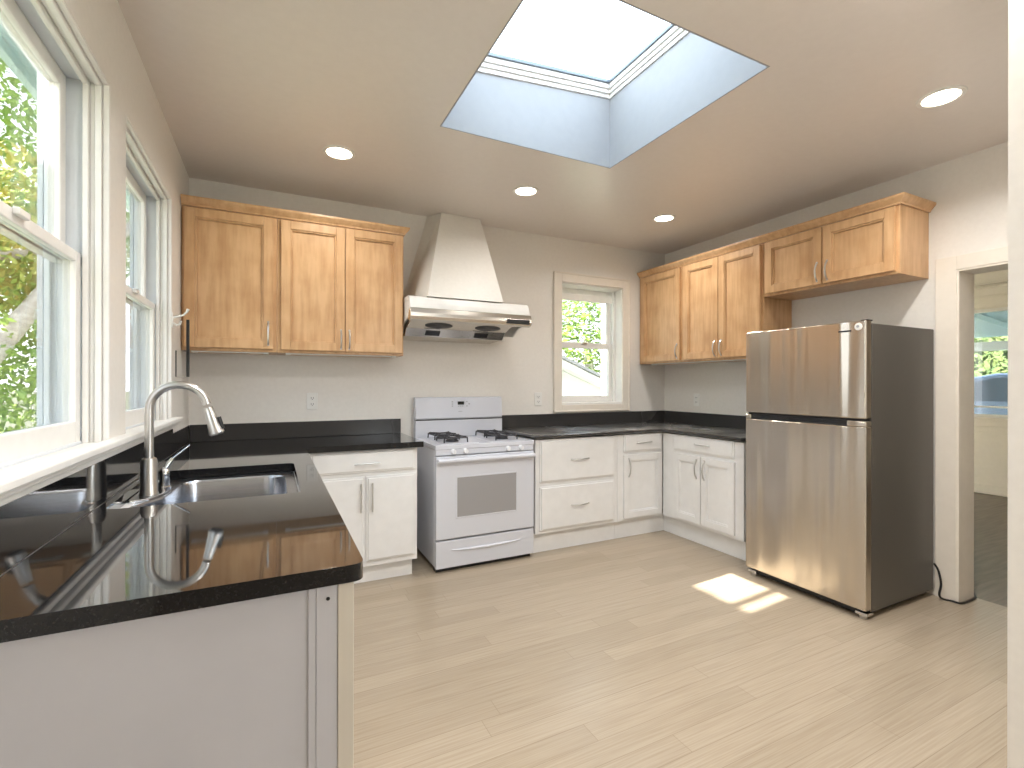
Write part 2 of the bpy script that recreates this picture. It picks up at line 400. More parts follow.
# left windows -------------------------------------------------
def left_window(n, y0, y1):
    t = structure('window_%d' % n, (-.1, (y0+y1)/2, WZ0))
    m = MB()     # stepped jambs and head, and the outer jamb
    steps = [(0, -.018, .010), (-.018, -.036, .022), (-.036, -.05, .014), (-.05, -.066, .03)]
    for (xa, xb, w_) in steps:
        m.box((xa-.0005, y0-.001, WZ0), (xb, y0+w_, WZ1)); m.box((xa-.0005, y1-w_, WZ0), (xb, y1+.001, WZ1)); m.box((xa-.0005, y0+w_, WZ1-w_), (xb, y1-w_, WZ1+.001))
    m.build('window_frame', M['trim'], t, bevel=.003)
    m = MB()
    m.box((-.165, y0-.001, WZ0), (-.066, y0+.012, WZ1)); m.box((-.165, y1-.012, WZ0), (-.066, y1+.001, WZ1)); m.box((-.165, y0+.012, WZ1-.012), (-.066, y1-.012, WZ1+.001))
    m.box((-.160, y1-.03, WZ0), (-.146, y1-.012, WZ1)); m.box((-.160, y0+.012, WZ0), (-.146, y0+.03, WZ1))
    m.box((-.180, y1-.02, WZ0-.02), (-.165, y1+.07, WZ1+.09)); m.box((-.180, y0-.07, WZ0-.02), (-.165, y0+.02, WZ1+.09)); m.box((-.180, y0+.02, WZ1-.02), (-.165, y1-.02, WZ1+.09))
    m.build('jamb_track', M['exterior_trim'], t, bevel=.002)
    m = MB(); m.box((-.20, y0+.012, WZ0-.03), (-.066, y1-.012, WZ0+.02)); m.build('outer_sill', M['exterior_trim'], t, bevel=.004)
    zm = 1.70
    ya, yb = y0+.022, y1-.022
    s = MB().frame('x', ya, yb, zm-.02, WZ1-.014, -.142, -.108, .045, wb=.035, wt=.05).build('upper_sash', M['trim'], t, bevel=.004)
    MB().box((-.127, ya+.04, zm), (-.123, yb-.04, WZ1-.05)).build('pane', M['tinted_glass'], s)
    s = MB().frame('x', ya, yb, WZ0+.012, zm+.018, -.104, -.070, .045, wb=.075, wt=.035).build('lower_sash', M['trim'], t, bevel=.004)
    MB().box((-.089, ya+.04, WZ0+.07), (-.085, yb-.04, zm)).build('pane', M['tinted_glass'], s)
    MB().box((-.070, (y0+y1)/2-.03, zm+.002), (-.055, (y0+y1)/2+.03, zm+.02)).build('latch', M['trim'], t, bevel=.003)
    return t
left_window(1, *W1); left_window(2, *W2)
# continuous stool and apron under both windows
m = MB(); m.box((-.066, W1[0], WZ0-.0), (0, W1[1], WZ0+.012)); m.box((-.066, W2[0], WZ0), (0, W2[1], WZ0+.012))
m.box((0, -2.75, 1.085), (.045, -.57, 1.108)); m.box((0, -2.74, 1.068), (.03, -.58, 1.085)); m.box((0, -2.73, 1.050), (.018, -.59, 1.068))
struct('trim_1', m, M['trim'], bevel=.005)

# back window --------------------------------------------------
t = structure('window_3', (3.24, .1, BWZ[0]))
x0, x1 = BWX; z0, z1 = BWZ
m = MB(); m.frame('y', 2.808, 3.668, 1.045, 2.318, -.018, 0, .077, wb=.055, wt=.078)
m.frame('y', 2.798, 3.678, 1.035, 2.328, -.026, 0, .014)
m.build('casing', M['casing'], t, bevel=.003)
m = MB()
m.box((x0-.001, 0, z0), (x0+.012, .25, z1)); m.box((x1-.012, 0, z0), (x1+.001, .25, z1)); m.box((x0, 0, z1-.012), (x1, .25, z1+.001)); m.box((x0, 0, z0-.001), (x1, .25, z0+.018))
m.box((x1-.035, .10, z0), (x1-.012, .125, z1)); m.box((x0+.012, .10, z0), (x0+.035, .125, z1))
m.build('jamb', M['trim'], t, bevel=.002)
s = MB().frame('y', x0+.02, x1-.02, 1.665, z1-.012, .165, .195, .045, wb=.035, wt=.05).build('upper_sash', M['trim'], t, bevel=.004)
MB().box((x0+.06, .178, 1.69), (x1-.06, .182, z1-.05)).build('pane', M['tinted_glass'], s)
s = MB().frame('y', x0+.02, x1-.02, z0+.018, 1.70, .130, .160, .045, wb=.06, wt=.055).build('lower_sash', M['trim'], t, bevel=.004)
MB().box((x0+.06, .143, z0+.07), (x1-.06, .147, 1.66)).build('pane', M['tinted_glass'], s)
m = MB().box((3.20, .115, 1.682), (3.26, .132, 1.702)); m.build('latch', M['steel'], t, bevel=.003)
m = MB().box((x0+.02, .10, 2.10), (x1-.05, .124, 2.165)); m.build('raised_blind', M['trim'], t, bevel=.004)

# doorway casing and jamb
t = structure('trim_2', (XR, -2.8, 0))
m = MB(); m.box((XR-.02, DY1, 0), (XR, -2.302, 2.06)); m.box((XR-.02, DY0-.1, 0), (XR, DY0, 2.06)); m.box((XR-.02, DY0, DZ), (XR, DY1, 2.06))
m.build('casing', M['casing'], t, bevel=.002)
m = MB(); m.box((XR-.015, DY1-.012, 0), (XR+.175, DY1+.001, DZ)); m.box((XR-.015, DY0-.001, 0), (XR+.175, DY0+.012, DZ)); m.box((XR-.015, DY0+.012, DZ-.012), (XR+.175, DY1-.012, DZ+.001))
m.build('jamb', M['casing'], t, bevel=.001)
m = MB(); m.box((XR-.014, -2.301, 0), (XR, -2.0, .10)); struct('baseboard_right', m, M['casing'], bevel=.003)

# unseen window, added behind the camera to light the room
t = structure('window_4', (3.0, NY, .8))
MB().frame('y', 2.1, 3.9, .80, 2.3, NY-.12, NY-.06, .06).box((2.97, NY-.12, .86), (3.03, NY-.06, 2.24)).build('window_frame', M['trim'], t)
MB().box((2.16, NY-.095, .86), (3.84, NY-.09, 2.24)).build('pane', M['glass'], t)

# room beyond the doorway --------------------------------------
FX = 8.1
w = MB(); w.box((XR+.17, -5.6, -.06), (FX+.15, 1.2, -.004)); struct('floor', w, M['dark_wood_floor'])
w = MB(); w.box((XR+.16, -5.6, 2.71), (FX+.15, 1.2, 2.8))
struct('ceiling', w, M['trim'])
w = MB(); w.box((FX, -5.6, 0), (FX+.15, -2.3, 2.71)); w.box((FX, -.1, 0), (FX+.15, 1.2, 2.71)); w.box((FX, -2.3, 0), (FX+.15, -.1, .90)); w.box((FX, -2.3, 2.2), (FX+.15, -.1, 2.71))
struct('wall_far', w, M['casing'])
w = MB(); w.box((XR+.16, 1.2, 0), (FX+.15, 1.3, 2.8)); struct('wall_side', w, M['casing'])
w = MB(); w.box((XR+.16, -5.7, 0), (FX+.15, -5.6, 2.8)); struct('wall_side', w, M['casing'])
t = structure('window_6', (FX, -1.2, .9))
m = MB(); m.frame('x', -2.42, .02, .80, 2.48, FX-.025, FX, .12, wb=.08, wt=.27); m.frame('x', -2.45, .05, 2.44, 2.50, FX-.05, FX, .02); m.box((FX-.06, -2.45, .875), (FX, .05, .90)); m.box((FX-.04, -2.4, 2.33), (FX, 0, 2.35))
m.build('casing', M['casing'], t, bevel=.004)
m = MB().frame('x', -2.3, -.1, .9, 2.2, FX+.04, FX+.08, .04); m.box((FX+.045, -2.26, 1.02), (FX+.075, -.14, 1.04)); m.build('window_frame', M['trim'], t)
MB().box((FX+.055, -2.26, .94), (FX+.06, -.14, 2.16)).build('pane', M['tinted_glass'], t)
portal('window_portal', (FX+.2, -1.2, 1.55), (1.4, 2.3), (-1, 0, 0))
m = MB(); m.box((FX-.02, -5.6, 0), (FX, 1.2, .10)); m.box((FX-.03, -5.6, 0), (FX, 1.2, .02)); struct('baseboard_far', m, M['casing'], bevel=.003)
m = MB(); m.box((FX-.02, -5.6, .70), (FX, 1.2, .735)); struct('trim_3', m, M['casing'], bevel=.003)

# ================================================================ OUTSIDE
w = MB(); w.box((-14, -14, -.14), (26, 22, -.08)); struct('ground', w, M['grass'])
w = MB(); w.box((8.95, -8, -.08), (20, 4, -.05)); tag(w.build('driveway', M['concrete']), 'pale concrete driveway outside the far window', 'driveway')
# eave along the left windows
w = MB(); w.box((-.40, NY, 2.56), (-.2, .5, 2.66)); w.box((-.42, NY, 2.51), (-.39, .5, 2.70)); struct('eaves', w, M['soffit'])
# unseen block and slotted screen, added on the left to shape the sun patch
t = thing('neighbour_house', 'flat-roofed house across the side yard, left of the kitchen', 'building', (-5, -2.1, -.08))
MB().box((-6, -3.5, -.08), (-4, -.8, 4.50)).build('walls', M['siding'], t)
m = MB(); m.box((-4.1, -3.5, 4.51), (-4, -2.56, 7.5)); m.box((-4.1, -1.95, 4.51), (-4, -.8, 7.5)); m.box((-4.1, -2.56, 4.95), (-4, -1.95, 7.5)); m.build('roof_screen', M['fence'], t)
MB().tube([(-4.05, -2.46, 4.51), (-4.05, -2.46, 4.95)], .028).build('screen_post', M['fence'], t)
# left yard: tree, fence
t = thing('garden_tree', 'garden tree with a pale curving trunk outside the left windows', 'tree', (-2.9, 3.0, -.08))
m = MB(); m.tube([(-2.9, 3, -.08), (-2.75, 3, .5), (-2.45, 3, 1.1), (-2.15, 3, 1.5), (-1.95, 3.05, 1.85), (-1.72, 3.1, 2.25), (-1.3, 3.2, 2.7), (-.9, 3.3, 3.3)], [.18, .16, .14, .11, .10, .085, .07, .04], 14)
m.tube([(-2.45, 3, 1.1), (-2.6, 3.1, 1.9), (-2.3, 3.2, 2.6), (-1.8, 3.3, 2.75), (-1.4, 3.5, 3.2)], [.08, .075, .07, .055, .03], 10)
m.build('trunk', M['bark'], t, smooth=True)
m = MB(); m.leaves((-2.3, 3.7, 1.9), (1.0, .9, 1.5), 5200, .05); m.leaves((-1.0, 4.2, 3.4), (1.2, 1.0, .9), 2200, .06); m.leaves((-3.2, 5.5, 4.4), (2.2, 1.2, 1.9), 6000, .07); m.build('foliage', M['leaf'], t, recalc=False)
m = MB(); m.leaves((-2.3, 3.4, 3.0), (1.3, .8, .9), 3200, .055); m.build('golden_foliage', M['leaf_yellow'], t, recalc=False)
m = MB()
for i in range(34):
    x = -6.5 + i*.17; m.box((x, 7.0, -.08), (x+.15, 7.03, 1.15))
m.box((-6.5, 7.03, .9), (-.7, 7.07, .98)); m.box((-6.5, 7.03, .2), (-.7, 7.07, .28))
tag(m.build('board_fence', M['fence'], base=(-3.6, 7, -.08)), 'grey weathered board fence beyond the garden tree', 'fence')
# neighbour's white gabled garage behind the back window
t = thing('garage', 'white gabled garage outside the small back window', 'building', (5.0, 5.0, -.08))
m = MB(); m.prism([(2.4, -.08), (7.6, -.08), (7.6, .98), (5.0, 2.0), (2.4, .98)][::-1], 5.0, 9.0, 'y')
for k in range(9): m.box((2.42, 4.985, -.3+k*.14), (7.58, 5.0, -.288+k*.14)) if k > 2 else None
m.build('walls', M['siding'], t)
m = MB(); m.prism([(2.1, .86), (5.0, 2.02), (7.9, .86), (7.9, 1.00), (5.0, 2.16), (2.1, 1.00)], 4.7, 9.2, 'y'); m.build('roof', M['siding'], t)
m = MB(); m.prism([(2.0, .97), (5.0, 2.17), (8.0, .97), (8.0, 1.03), (5.0, 2.23), (2.0, 1.03)], 4.65, 9.25, 'y'); m.build('shingles', M['roof'], t)
t = thing('yard_tree', 'round green tree rising behind the white garage', 'tree', (11, 11, -.08))
m = MB(); m.tube([(11, 11, -.08), (11.1, 11, 1.5), (10.9, 11, 3)], [.25, .2, .12], 10); m.build('trunk', M['bark'], t, smooth=True)
m = MB(); m.leaves((11.2, 11, 3.6), (2.2, 1.6, 2.0), 3600, .12); m.build('foliage', M['leaf'], t, recalc=False)
# carport, hedge and car outside the far room
t = thing('patio_cover', 'teal-painted patio roof on white beam outside the far window', 'patio cover', (10, -1.2, 2.1))
m = MB(); m.prism([(FX+.2, 2.42), (11.6, 2.12), (11.6, 2.18), (FX+.2, 2.48)], -5, 3, 'y'); m.build('roof', M['soffit'], t)
for k in range(8):
    y = -4.6 + k*1.0
    m = MB(); m.prism([(FX+.2, 2.34), (11.6, 2.04), (11.6, 2.115), (FX+.2, 2.415)], y, y+.05, 'y'); m.build('rafter', M['soffit'], t)
m = MB(); m.box((11.45, -5, 1.88), (11.6, 3, 2.03)); m.build('beam', M['trim'], t)
for y in (-4.9, 2.8): MB().box((11.47, y, -.05), (11.58, y+.11, 1.88)).build('post', M['trim'], t)
m = MB(); m.box((17, -7, -.05), (17.8, 5, 2.9)); m.leaves((17.0, -1.2, 1.6), (.45, 6, 1.5), 8000, .09)
tag(m.build('hedge', M['hedge_leaf'], base=(17, -1, -.05), recalc=False), 'green hedge along the street behind the parked car', 'hedge')
t = thing('parked_car', 'pale blue car parked outside the far room window', 'car', (13.2, -1.0, -.05))
prof = [(-3.2, .25), (-3.2, .62), (-3.05, .80), (-2.2, .90), (-1.55, 1.32), (-1.2, 1.38), (-.1, 1.38), (.35, 1.28), (.85, .92), (1.25, .84), (1.3, .3), (1.2, .22), (.75, .2), (-2.6, .2)]
m = MB(); m.prism(prof, 12.35, 14.05, 'x'); m.build('body', M['carpaint'], t, bevel=.06, seg=3)
m = MB(); m.prism([(-2.02, .93), (-1.48, 1.27), (-.75, 1.31), (-.75, .93)], 12.335, 12.36, 'x'); m.prism([(-.69, .93), (-.69, 1.31), (-.1, 1.30), (.3, 1.2), (.62, .93)], 12.335, 12.36, 'x'); m.build('side_window', M['carglass'], t)
CAR = t
for y in (-2.4, .55):
    o = MB().lathe((12.32, y, .27), [(.0001, 0), (.30, 0), (.32, .03), (.32, .2), (.0001, .2)], 24, 'x').build('wheel', M['tyre'], t, smooth=True)
    MB().lathe((12.31, y, .27), [(.0001, 0), (.17, 0), (.18, .02)], 16, 'x').build('hubcap', M['steel'], o, smooth=True)

CAR.location.x -= .6; CAR.scale = (1.0, 1.1, 1.08)

# ================================================================ CABINETS
def ribbon(mb, pts, w):
    pass
def arc_handle(parent, p0, p1, out, mt=None):
    """arched bow pull between p0 and p1 standing out along vector out"""
    p0, p1, out = Vector(p0), Vector(p1), Vector(out)
    pts = []
    for k in range(11):
        u = k/10; h = math.sin(math.pi*u)**.6
        pts.append(p0.lerp(p1, u) + out*h)
    m = MB().tube(pts, .0055, 8)
    for q in (p0, p1): m.tube([q - out*.05, q + out*.25], .007, 10)
    return m.build('handle', mt or M['steel'], parent, smooth=True)
def bar_handle(parent, p0, p1, out):
    p0, p1, out = Vector(p0), Vector(p1), Vector(out); d = (p1-p0).normalized()*.02
    m = MB().tube([p0+out, p1+out], .0055, 10)
    for q in (p0+d, p1-d): m.tube([q, q+out], .004, 8)
    return m.build('handle', M['steel'], parent, smooth=True)

def fbox(mb, ax, a0, a1, z0, z1, h0, h1):
    if ax == 'y': mb.box((a0, h0, z0), (a1, h1, z1))
    else: mb.box((h0, a0, z0), (h1, a1, z1))
def shaker(parent, ax, a0, a1, z0, z1, h, mt, name='door', w=.055, th=.024, sgn=-1):
    """h = plane of the case front; door stands proud toward -ax"""
    a0, a1 = sorted((a0, a1)); m = MB(); f = h+sgn*th
    m.frame(ax, a0, a1, z0, z1, h+sgn*.001, f, w)
    m.frame(ax, a0+w, a1-w, z0+w, z1-w, h+sgn*.001, h+sgn*th*.72, .010)
    fbox(m, ax, a0+w+.01, a1-w-.01, z0+w+.01, z1-w-.01, h+sgn*.001, h+sgn*th*.25)
    return m.build(name, mt, parent, bevel=.0025)
def slab(parent, ax, a0, a1, z0, z1, h, mt, name='door', th=.019, sgn=-1):
    a0, a1 = sorted((a0, a1)); m = MB()
    fbox(m, ax, a0, a1, z0, z1, h+sgn*.001, h+sgn*th*.55)
    fbox(m, ax, a0+.012, a1-.012, z0+.012, z1-.012, h+sgn*.001, h+sgn*th)
    return m.build(name, mt, parent, bevel=.004)

# --- upper cabinets on the back wall, left
UZ0, UZ1 = 1.494, 2.362
def upper_body(t, a0, a1, z0, z1, ax='y', front=-.335, back=-.02):
    m = MB(); fbox(m, ax, a0, a1, z0, z1, front, back); return m.build('case', M['maple'], t, bevel=.002)
t = thing('wall_cabinet', 'single-door maple wall cabinet beside the left window, in the corner', 'cabinet', (.25, -.18, UZ0))
upper_body(t, .003, .517, UZ0, UZ1)
d = shaker(t, 'y', .018, .495, 1.512, 2.352, -.335, M['maple'])
arc_handle(d, (.468, -.355, 1.54), (.468, -.355, 1.685), (0, -.028, 0))
t = thing('wall_cabinet', 'double-door maple wall cabinet left of the white range hood', 'cabinet', (.93, -.18, UZ0))
upper_body(t, .519, 1.337, UZ0, UZ1)
d = shaker(t, 'y', .541, .932, 1.512, 2.352, -.335, M['maple']); arc_handle(d, (.908, -.355, 1.53), (.908, -.355, 1.655), (0, -.028, 0))
d = shaker(t, 'y', .938, 1.325, 1.512, 2.352, -.335, M['maple']); arc_handle(d, (.962, -.355, 1.53), (.962, -.355, 1.655), (0, -.028, 0))
def crown_path(pts, z0, name, label, base, closed_ends=True):
    """crown moulding swept along pts (outer direction to the right-hand normal given per point)"""
    prof = [(0, 0), (.010, .0), (.012, .010), (.020, .018), (.034, .034), (.038, .042), (.038, .052), (0, .052)]
    m = MB(); rings = []
    for (x, y, nx, ny) in pts:
        rings.append([m.bm.verts.new((x+nx*o, y+ny*o, z0+h)) for o, h in prof])
    n = len(prof)
    for i in range(len(rings)-1):
        for k in range(n): m.bm.faces.new((rings[i][k], rings[i][(k+1) % n], rings[i+1][(k+1) % n], rings[i+1][k]))
    m.bm.faces.new(rings[0]); m.bm.faces.new(rings[-1][::-1])
    return tag(m.build(name, M['maple'], base=base), label, 'moulding')
crown_path([(.003, -.335, 0, -1), (1.337, -.335, 1, -1), (1.337, -.02, 1, 0)], UZ1, 'crown_moulding', 'maple crown moulding topping the wall cabinets left of the hood', (.7, -.2, UZ1))
for (x0_, x1_, lab) in ((.06, .46, 'slim white light strip under the single-door corner wall cabinet'), (.58, 1.28, 'slim white light strip under the double-door wall cabinet by the hood')):
    m = MB().box((x0_, -.30, UZ0-.007), (x1_, -.27, UZ0)); m.box((x0_-.01, -.31, UZ0-.010), (x0_+.02, -.26, UZ0)); m.box((x1_-.02, -.31, UZ0-.010), (x1_+.01, -.26, UZ0))
    tag(m.build('light_strip', M['outlet'], base=((x0_+x1_)/2, -.285, UZ0-.007)), lab, 'light strip')

# --- upper cabinets on the right wall
UX = XR-.335
def right_upper(label, y0, y1, z0, doors):
    t = thing('wall_cabinet', label, 'cabinet', (XR-.17, (y0+y1)/2, z0))
    upper_body(t, y0, y1, z0, UZ1, 'x', UX, XR-.002)
    for (a0, a1, hy) in doors:
        d = shaker(t, 'x', a0, a1, z0+.018, UZ1-.01, UX, M['maple'])
        arc_handle(d, (UX-.02, hy, z0+.04), (UX-.02, hy, z0+.165), (-.028, 0, 0))
right_upper('single-door maple wall cabinet in the far right corner by the window', -.575, -.003, UZ0, [(-.555, -.045, -.525)])
right_upper('double-door maple wall cabinet between the corner cabinet and the fridge cabinet', -1.378, -.577, UZ0, [(-.975, -.598, -.945), (-1.360, -.981, -1.010)])
right_upper('short double-door maple cabinet hung above the refrigerator', -2.262, -1.380, 1.952, [(-1.818, -1.400, -1.790), (-2.245, -1.826, -1.856)])
crown_path([(UX, -.003, -1, 0), (UX, -2.262, -1, -1), (XR-.002, -2.262, 0, -1)], UZ1, 'crown_moulding', 'maple crown moulding along the right wall cabinets to above the refrigerator', (XR-.2, -1.1, UZ1))
m = MB().box((UX+.04, -1.25, UZ0-.007), (UX+.07, -.15, UZ0)); m.box((UX+.03, -.17, UZ0-.010), (UX+.08, -.14, UZ0))
tag(m.build('light_strip', M['outlet'], base=(UX+.05, -.7, UZ0-.007)), 'slim light strip under the right wall cabinets', 'light strip')

# --- base cabinets
CT = .9077; CB = CT-.037      # counter top and underside
FY = -.60
def case(t, x0, x1, y0, y1, z0=.115, z1=CB-.001, mt='cab'):
    return MB().box((x0, y0, z0), (x1, y1, z1)).build('case', M[mt], t, bevel=.002)
# left run (sink side): fronts face right
t = thing('base_cabinet', 'white sink base cabinet with flat white end panel facing the camera', 'cabinet', (.3, -1.6, 0))
m = MB(); m.box((.02, -2.708, .1), (.055, -.61, CB-.001)); m.box((.055, -2.708, .1), (.60, -2.69, CB-.001)); m.box((.585, -2.70, .1), (.60, -.60, CB-.001)); m.box((.055, -2.7, .1), (.585, -.6, .12)); m.box((.055, -2.70, 0), (.53, -2.69, .1)); m.box((.52, -2.70, 0), (.53, -.6, .1))
m.build('case', M['cab'], t)
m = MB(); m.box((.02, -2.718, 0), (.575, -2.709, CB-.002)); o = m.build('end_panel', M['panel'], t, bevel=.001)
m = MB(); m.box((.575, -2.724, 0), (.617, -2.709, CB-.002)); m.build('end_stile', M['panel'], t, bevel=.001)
m = MB(); m.box((.6175, -2.727, 0), (.650, -2.67, CB-.002)); m.build('edge_post', M['post'], t, bevel=.002)
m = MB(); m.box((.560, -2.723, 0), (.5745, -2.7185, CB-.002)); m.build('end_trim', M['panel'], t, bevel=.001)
m = MB().lathe((.598, -2.7245, .842), [(.0001, -.001), (.004, -.001), (.004, .001)], 10, 'y'); m.build('screw_cap', M['black'], t)
for k, (a, b_) in enumerate(((-2.65, -2.20), (-2.19, -1.71), (-1.70, -1.22), (-1.21, -.73))):
    d = slab(t, 'x', a, b_, .13, .845, .60, M['cab'], sgn=1)
    hy = b_-.04 if k % 2 == 0 else a+.04
    bar_handle(d, (.619, hy, .62), (.619, hy, .80), (.025, 0, 0))
# back wall, left of the stove
t = thing('base_cabinet', 'white base cabinet left of the stove with wide drawer over two plain doors', 'cabinet', (1.0, -.3, 0))
case(t, .602, 1.368, FY, -.02); MB().box((.602, -.555, 0), (1.345, -.10, .115)).build('toe_kick', M['cab'], t)
d = slab(t, 'y', .70, 1.352, .722, .862, FY, M['cab'], 'drawer'); bar_handle(d, (.955, -.619, .784), (1.112, -.619, .784), (0, -.025, 0))
d = slab(t, 'y', .70, 1.024, .148, .698, FY, M['cab']); bar_handle(d, (.997, -.619, .475), (.997, -.619, .658), (0, -.025, 0))
d = slab(t, 'y', 1.032, 1.357, .148, .698, FY, M['cab']); bar_handle(d, (1.067, -.619, .475), (1.067, -.619, .658), (0, -.025, 0))
# right of the stove: two deep drawers
t = thing('base_cabinet', 'white base cabinet right of the stove with two deep drawers', 'cabinet', (2.66, -.3, 0))
case(t, 2.28, 3.055, FY, -.002, .15); MB().box((2.25, -.565, 0), (3.055, -.10, .15)).build('toe_kick', M['cab'], t)
d = slab(t, 'y', 2.312, 3.018, .538, .868, FY, M['cab'], 'drawer'); arc_handle(d, (2.595, -.618, .703), (2.755, -.618, .703), (0, -.025, 0))
d = slab(t, 'y', 2.312, 3.018, .172, .510, FY, M['cab'], 'drawer'); arc_handle(d, (2.595, -.618, .345), (2.755, -.618, .345), (0, -.025, 0))
# narrow unit in the corner
t = thing('base_cabinet', 'narrow white base cabinet under the back window, one drawer over one door', 'cabinet', (3.3, -.3, 0))
case(t, 3.057, 3.55, FY, -.002, .15); MB().box((3.057, -.565, 0), (3.60, -.10, .15)).build('toe_kick', M['cab'], t)
d = slab(t, 'y', 3.118, 3.528, .722, .873, FY, M['cab'], 'drawer'); arc_handle(d, (3.255, -.618, .800), (3.41, -.618, .800), (0, -.025, 0))
d = shaker(t, 'y', 3.118, 3.532, .172, .702, FY, M['cab'], w=.05, th=.018); arc_handle(d, (3.165, -.618, .52), (3.165, -.618, .672), (0, -.025, 0))
# right wall run
RX = 3.552
t = thing('base_cabinet', 'white base cabinet on the right wall beside the refrigerator, drawer over two panelled doors', 'cabinet', (3.85, -1.0, 0))
case(t, RX, XR-.002, -1.415, -.604, .15); MB().box((3.600, -1.415, 0), (XR-.01, -.565, .15)).build('toe_kick', M['cab'], t)
m = MB(); m.box((RX, -.604, .15), (XR-.3, -.602, .8)); 
d = slab(t, 'x', -1.340, -.740, .740, .873, RX, M['cab'], 'drawer'); arc_handle(d, (RX-.018, -1.12, .812), (RX-.018, -.98, .812), (-.025, 0, 0))
d = shaker(t, 'x', -1.030, -.750, .178, .715, RX, M['cab'], w=.05, th=.018); arc_handle(d, (RX-.018, -.995, .54), (RX-.018, -.995, .69), (-.025, 0, 0))
d = shaker(t, 'x', -1.345, -1.038, .178, .715, RX, M['cab'], w=.05, th=.018); arc_handle(d, (RX-.018, -1.072, .54), (RX-.018, -1.072, .69), (-.025, 0, 0))
m.bm.free()

# --- granite counters
def bullnose_slab(outline, holes, name, label, base, z0=CB, z1=CT, r=.0185, mt='granite'):
    """flat slab with an optional polygonal hole, rounded outer edge"""
    bm = bmesh.new()
    def loop(pts, z): return [bm.verts.new((p[0], p[1], z)) for p in pts]
    edges = []
    for L in [outline]+holes:
        vs = loop(L, z1)
        for i in range(len(vs)): edges.append(bm.edges.new((vs[i], vs[(i+1) % len(vs)])))
    bmesh.ops.triangle_fill(bm, use_beauty=True, use_dissolve=False, edges=edges)
    faces = bm.faces[:]
    ex = bmesh.ops.extrude_face_region(bm, geom=faces)
    for v in [g for g in ex['geom'] if isinstance(g, bmesh.types.BMVert)]: v.co.z = z0
    mb = MB(); mb.bm.free(); mb.bm = bm
    o = mb.build(name, M[mt], base=base, bevel=r, seg=6, smooth=True)
    return tag(o, label, 'countertop')
SINK = [(.032, -1.935), (.586, -1.935), (.586, -1.225), (.032, -1.225)]
outl = [(.008, -2.732), (.672, -2.732), (.672, -.641), (1.402, -.641), (1.402, -.02), (.008, -.02)]
outl = rounded(outl, [0, .03, .01, .006, 0, 0], 5)
bullnose_slab(outl, [rounded(SINK, .035, 6)], 'countertop', 'L-shaped black granite countertop with the sink, along the left windows', (.3, -1.5, CB))
outr = [(2.255, -.002), (2.255, -.641), (3.512, -.641), (3.512, -1.425), (XR-.002, -1.425), (XR-.002, -.002)]
bullnose_slab(outr, [], 'countertop', 'L-shaped black granite countertop between the stove and the refrigerator', (3.2, -.4, CB+.012), z0=CB+.012, r=.012, mt='granite_satin')
def splash(label, boxes, base, mt='granite_satin'):
    m = MB()
    for a, b_ in boxes: m.box(a, b_)
    return tag(m.build('backsplash', M[mt], base=base, bevel=.002), label, 'backsplash')
splash('tall black granite backsplash under the left window sill', [((.0, -2.735, CT+.0005), (.007, -.62, 1.05)), ((.0, -.62, CT+.0005), (.007, -.04, 1.022))], (0, -1.5, CT), 'granite')
splash('low black granite backsplash behind the left corner, left of the stove', [((.008, -.04, CT+.0005), (1.391, -.019, 1.022))], (.7, -.03, CT))
splash('low black granite backsplash below the back window', [((2.255, -.021, CT+.0005), (XR-.022, -.001, 1.022))], (3.2, -.01, CT))
splash('low black granite backsplash on the right wall beside the refrigerator', [((XR-.021, -1.425, CT+.0005), (XR-.001, -.001, 1.022))], (XR, -.7, CT))

# --- sink
t = thing('kitchen_sink', 'stainless steel sink set into the black counter under the windows', 'sink', (.31, -1.58, .66))
ZR = CB-.002
outer = rounded([(.020, -1.948), (.598, -1.948), (.598, -1.212), (.020, -1.212)], .04, 6)
bowl = rounded([(.062, -1.915), (.545, -1.915), (.545, -1.300), (.150, -1.300), (.142, -1.50), (.128, -1.60), (.062, -1.72)], [.05, .09, .09, .07, .03, .06, .05], 7)
def sc(pts, k, c=(.34, -1.58)): return [(c[0]+(p[0]-c[0])*k, c[1]+(p[1]-c[1])*k) for p in pts]
bm = bmesh.new(); e = []
vo = [bm.verts.new((*p, ZR)) for p in outer]; vi = [bm.verts.new((*p, ZR)) for p in bowl]
for L in (vo, vi):
    for i in range(len(L)): e.append(bm.edges.new((L[i], L[(i+1) % len(L)])))
bmesh.ops.triangle_fill(bm, use_beauty=True, use_dissolve=False, edges=e)
for (k, z) in ((.992, ZR-.004), (.982, ZR-.012), (.965, ZR-.15), (.94, ZR-.18), (.86, ZR-.195)):
    nv = [bm.verts.new((*p, z)) for p in sc(bowl, k)]
    for i in range(len(vi)): bm.faces.new((vi[i], vi[(i+1) % len(vi)], nv[(i+1) % len(vi)], nv[i]))
    vi = nv
bm.faces.new(vi)
mb = MB(); mb.bm.free(); mb.bm = bm; mb.build('basin', M['sink'], t, smooth=True)
m = MB().lathe((.33, -1.52, ZR-.197), [(.0001, .004), (.025, .004), (.030, .008), (.045, .008), (.048, .002)], 24); m.build('drain', M['chrome'], t, smooth=True)
# deck plate for the faucet, following the basin curve
m = MB(); m.prism(rounded([(.034, -1.69), (.092, -1.66), (.122, -1.58), (.134, -1.47), (.034, -1.45)], .014, 4), ZR+.0005, ZR+.010); m.build('faucet_deck', M['chrome'], t, bevel=.003)

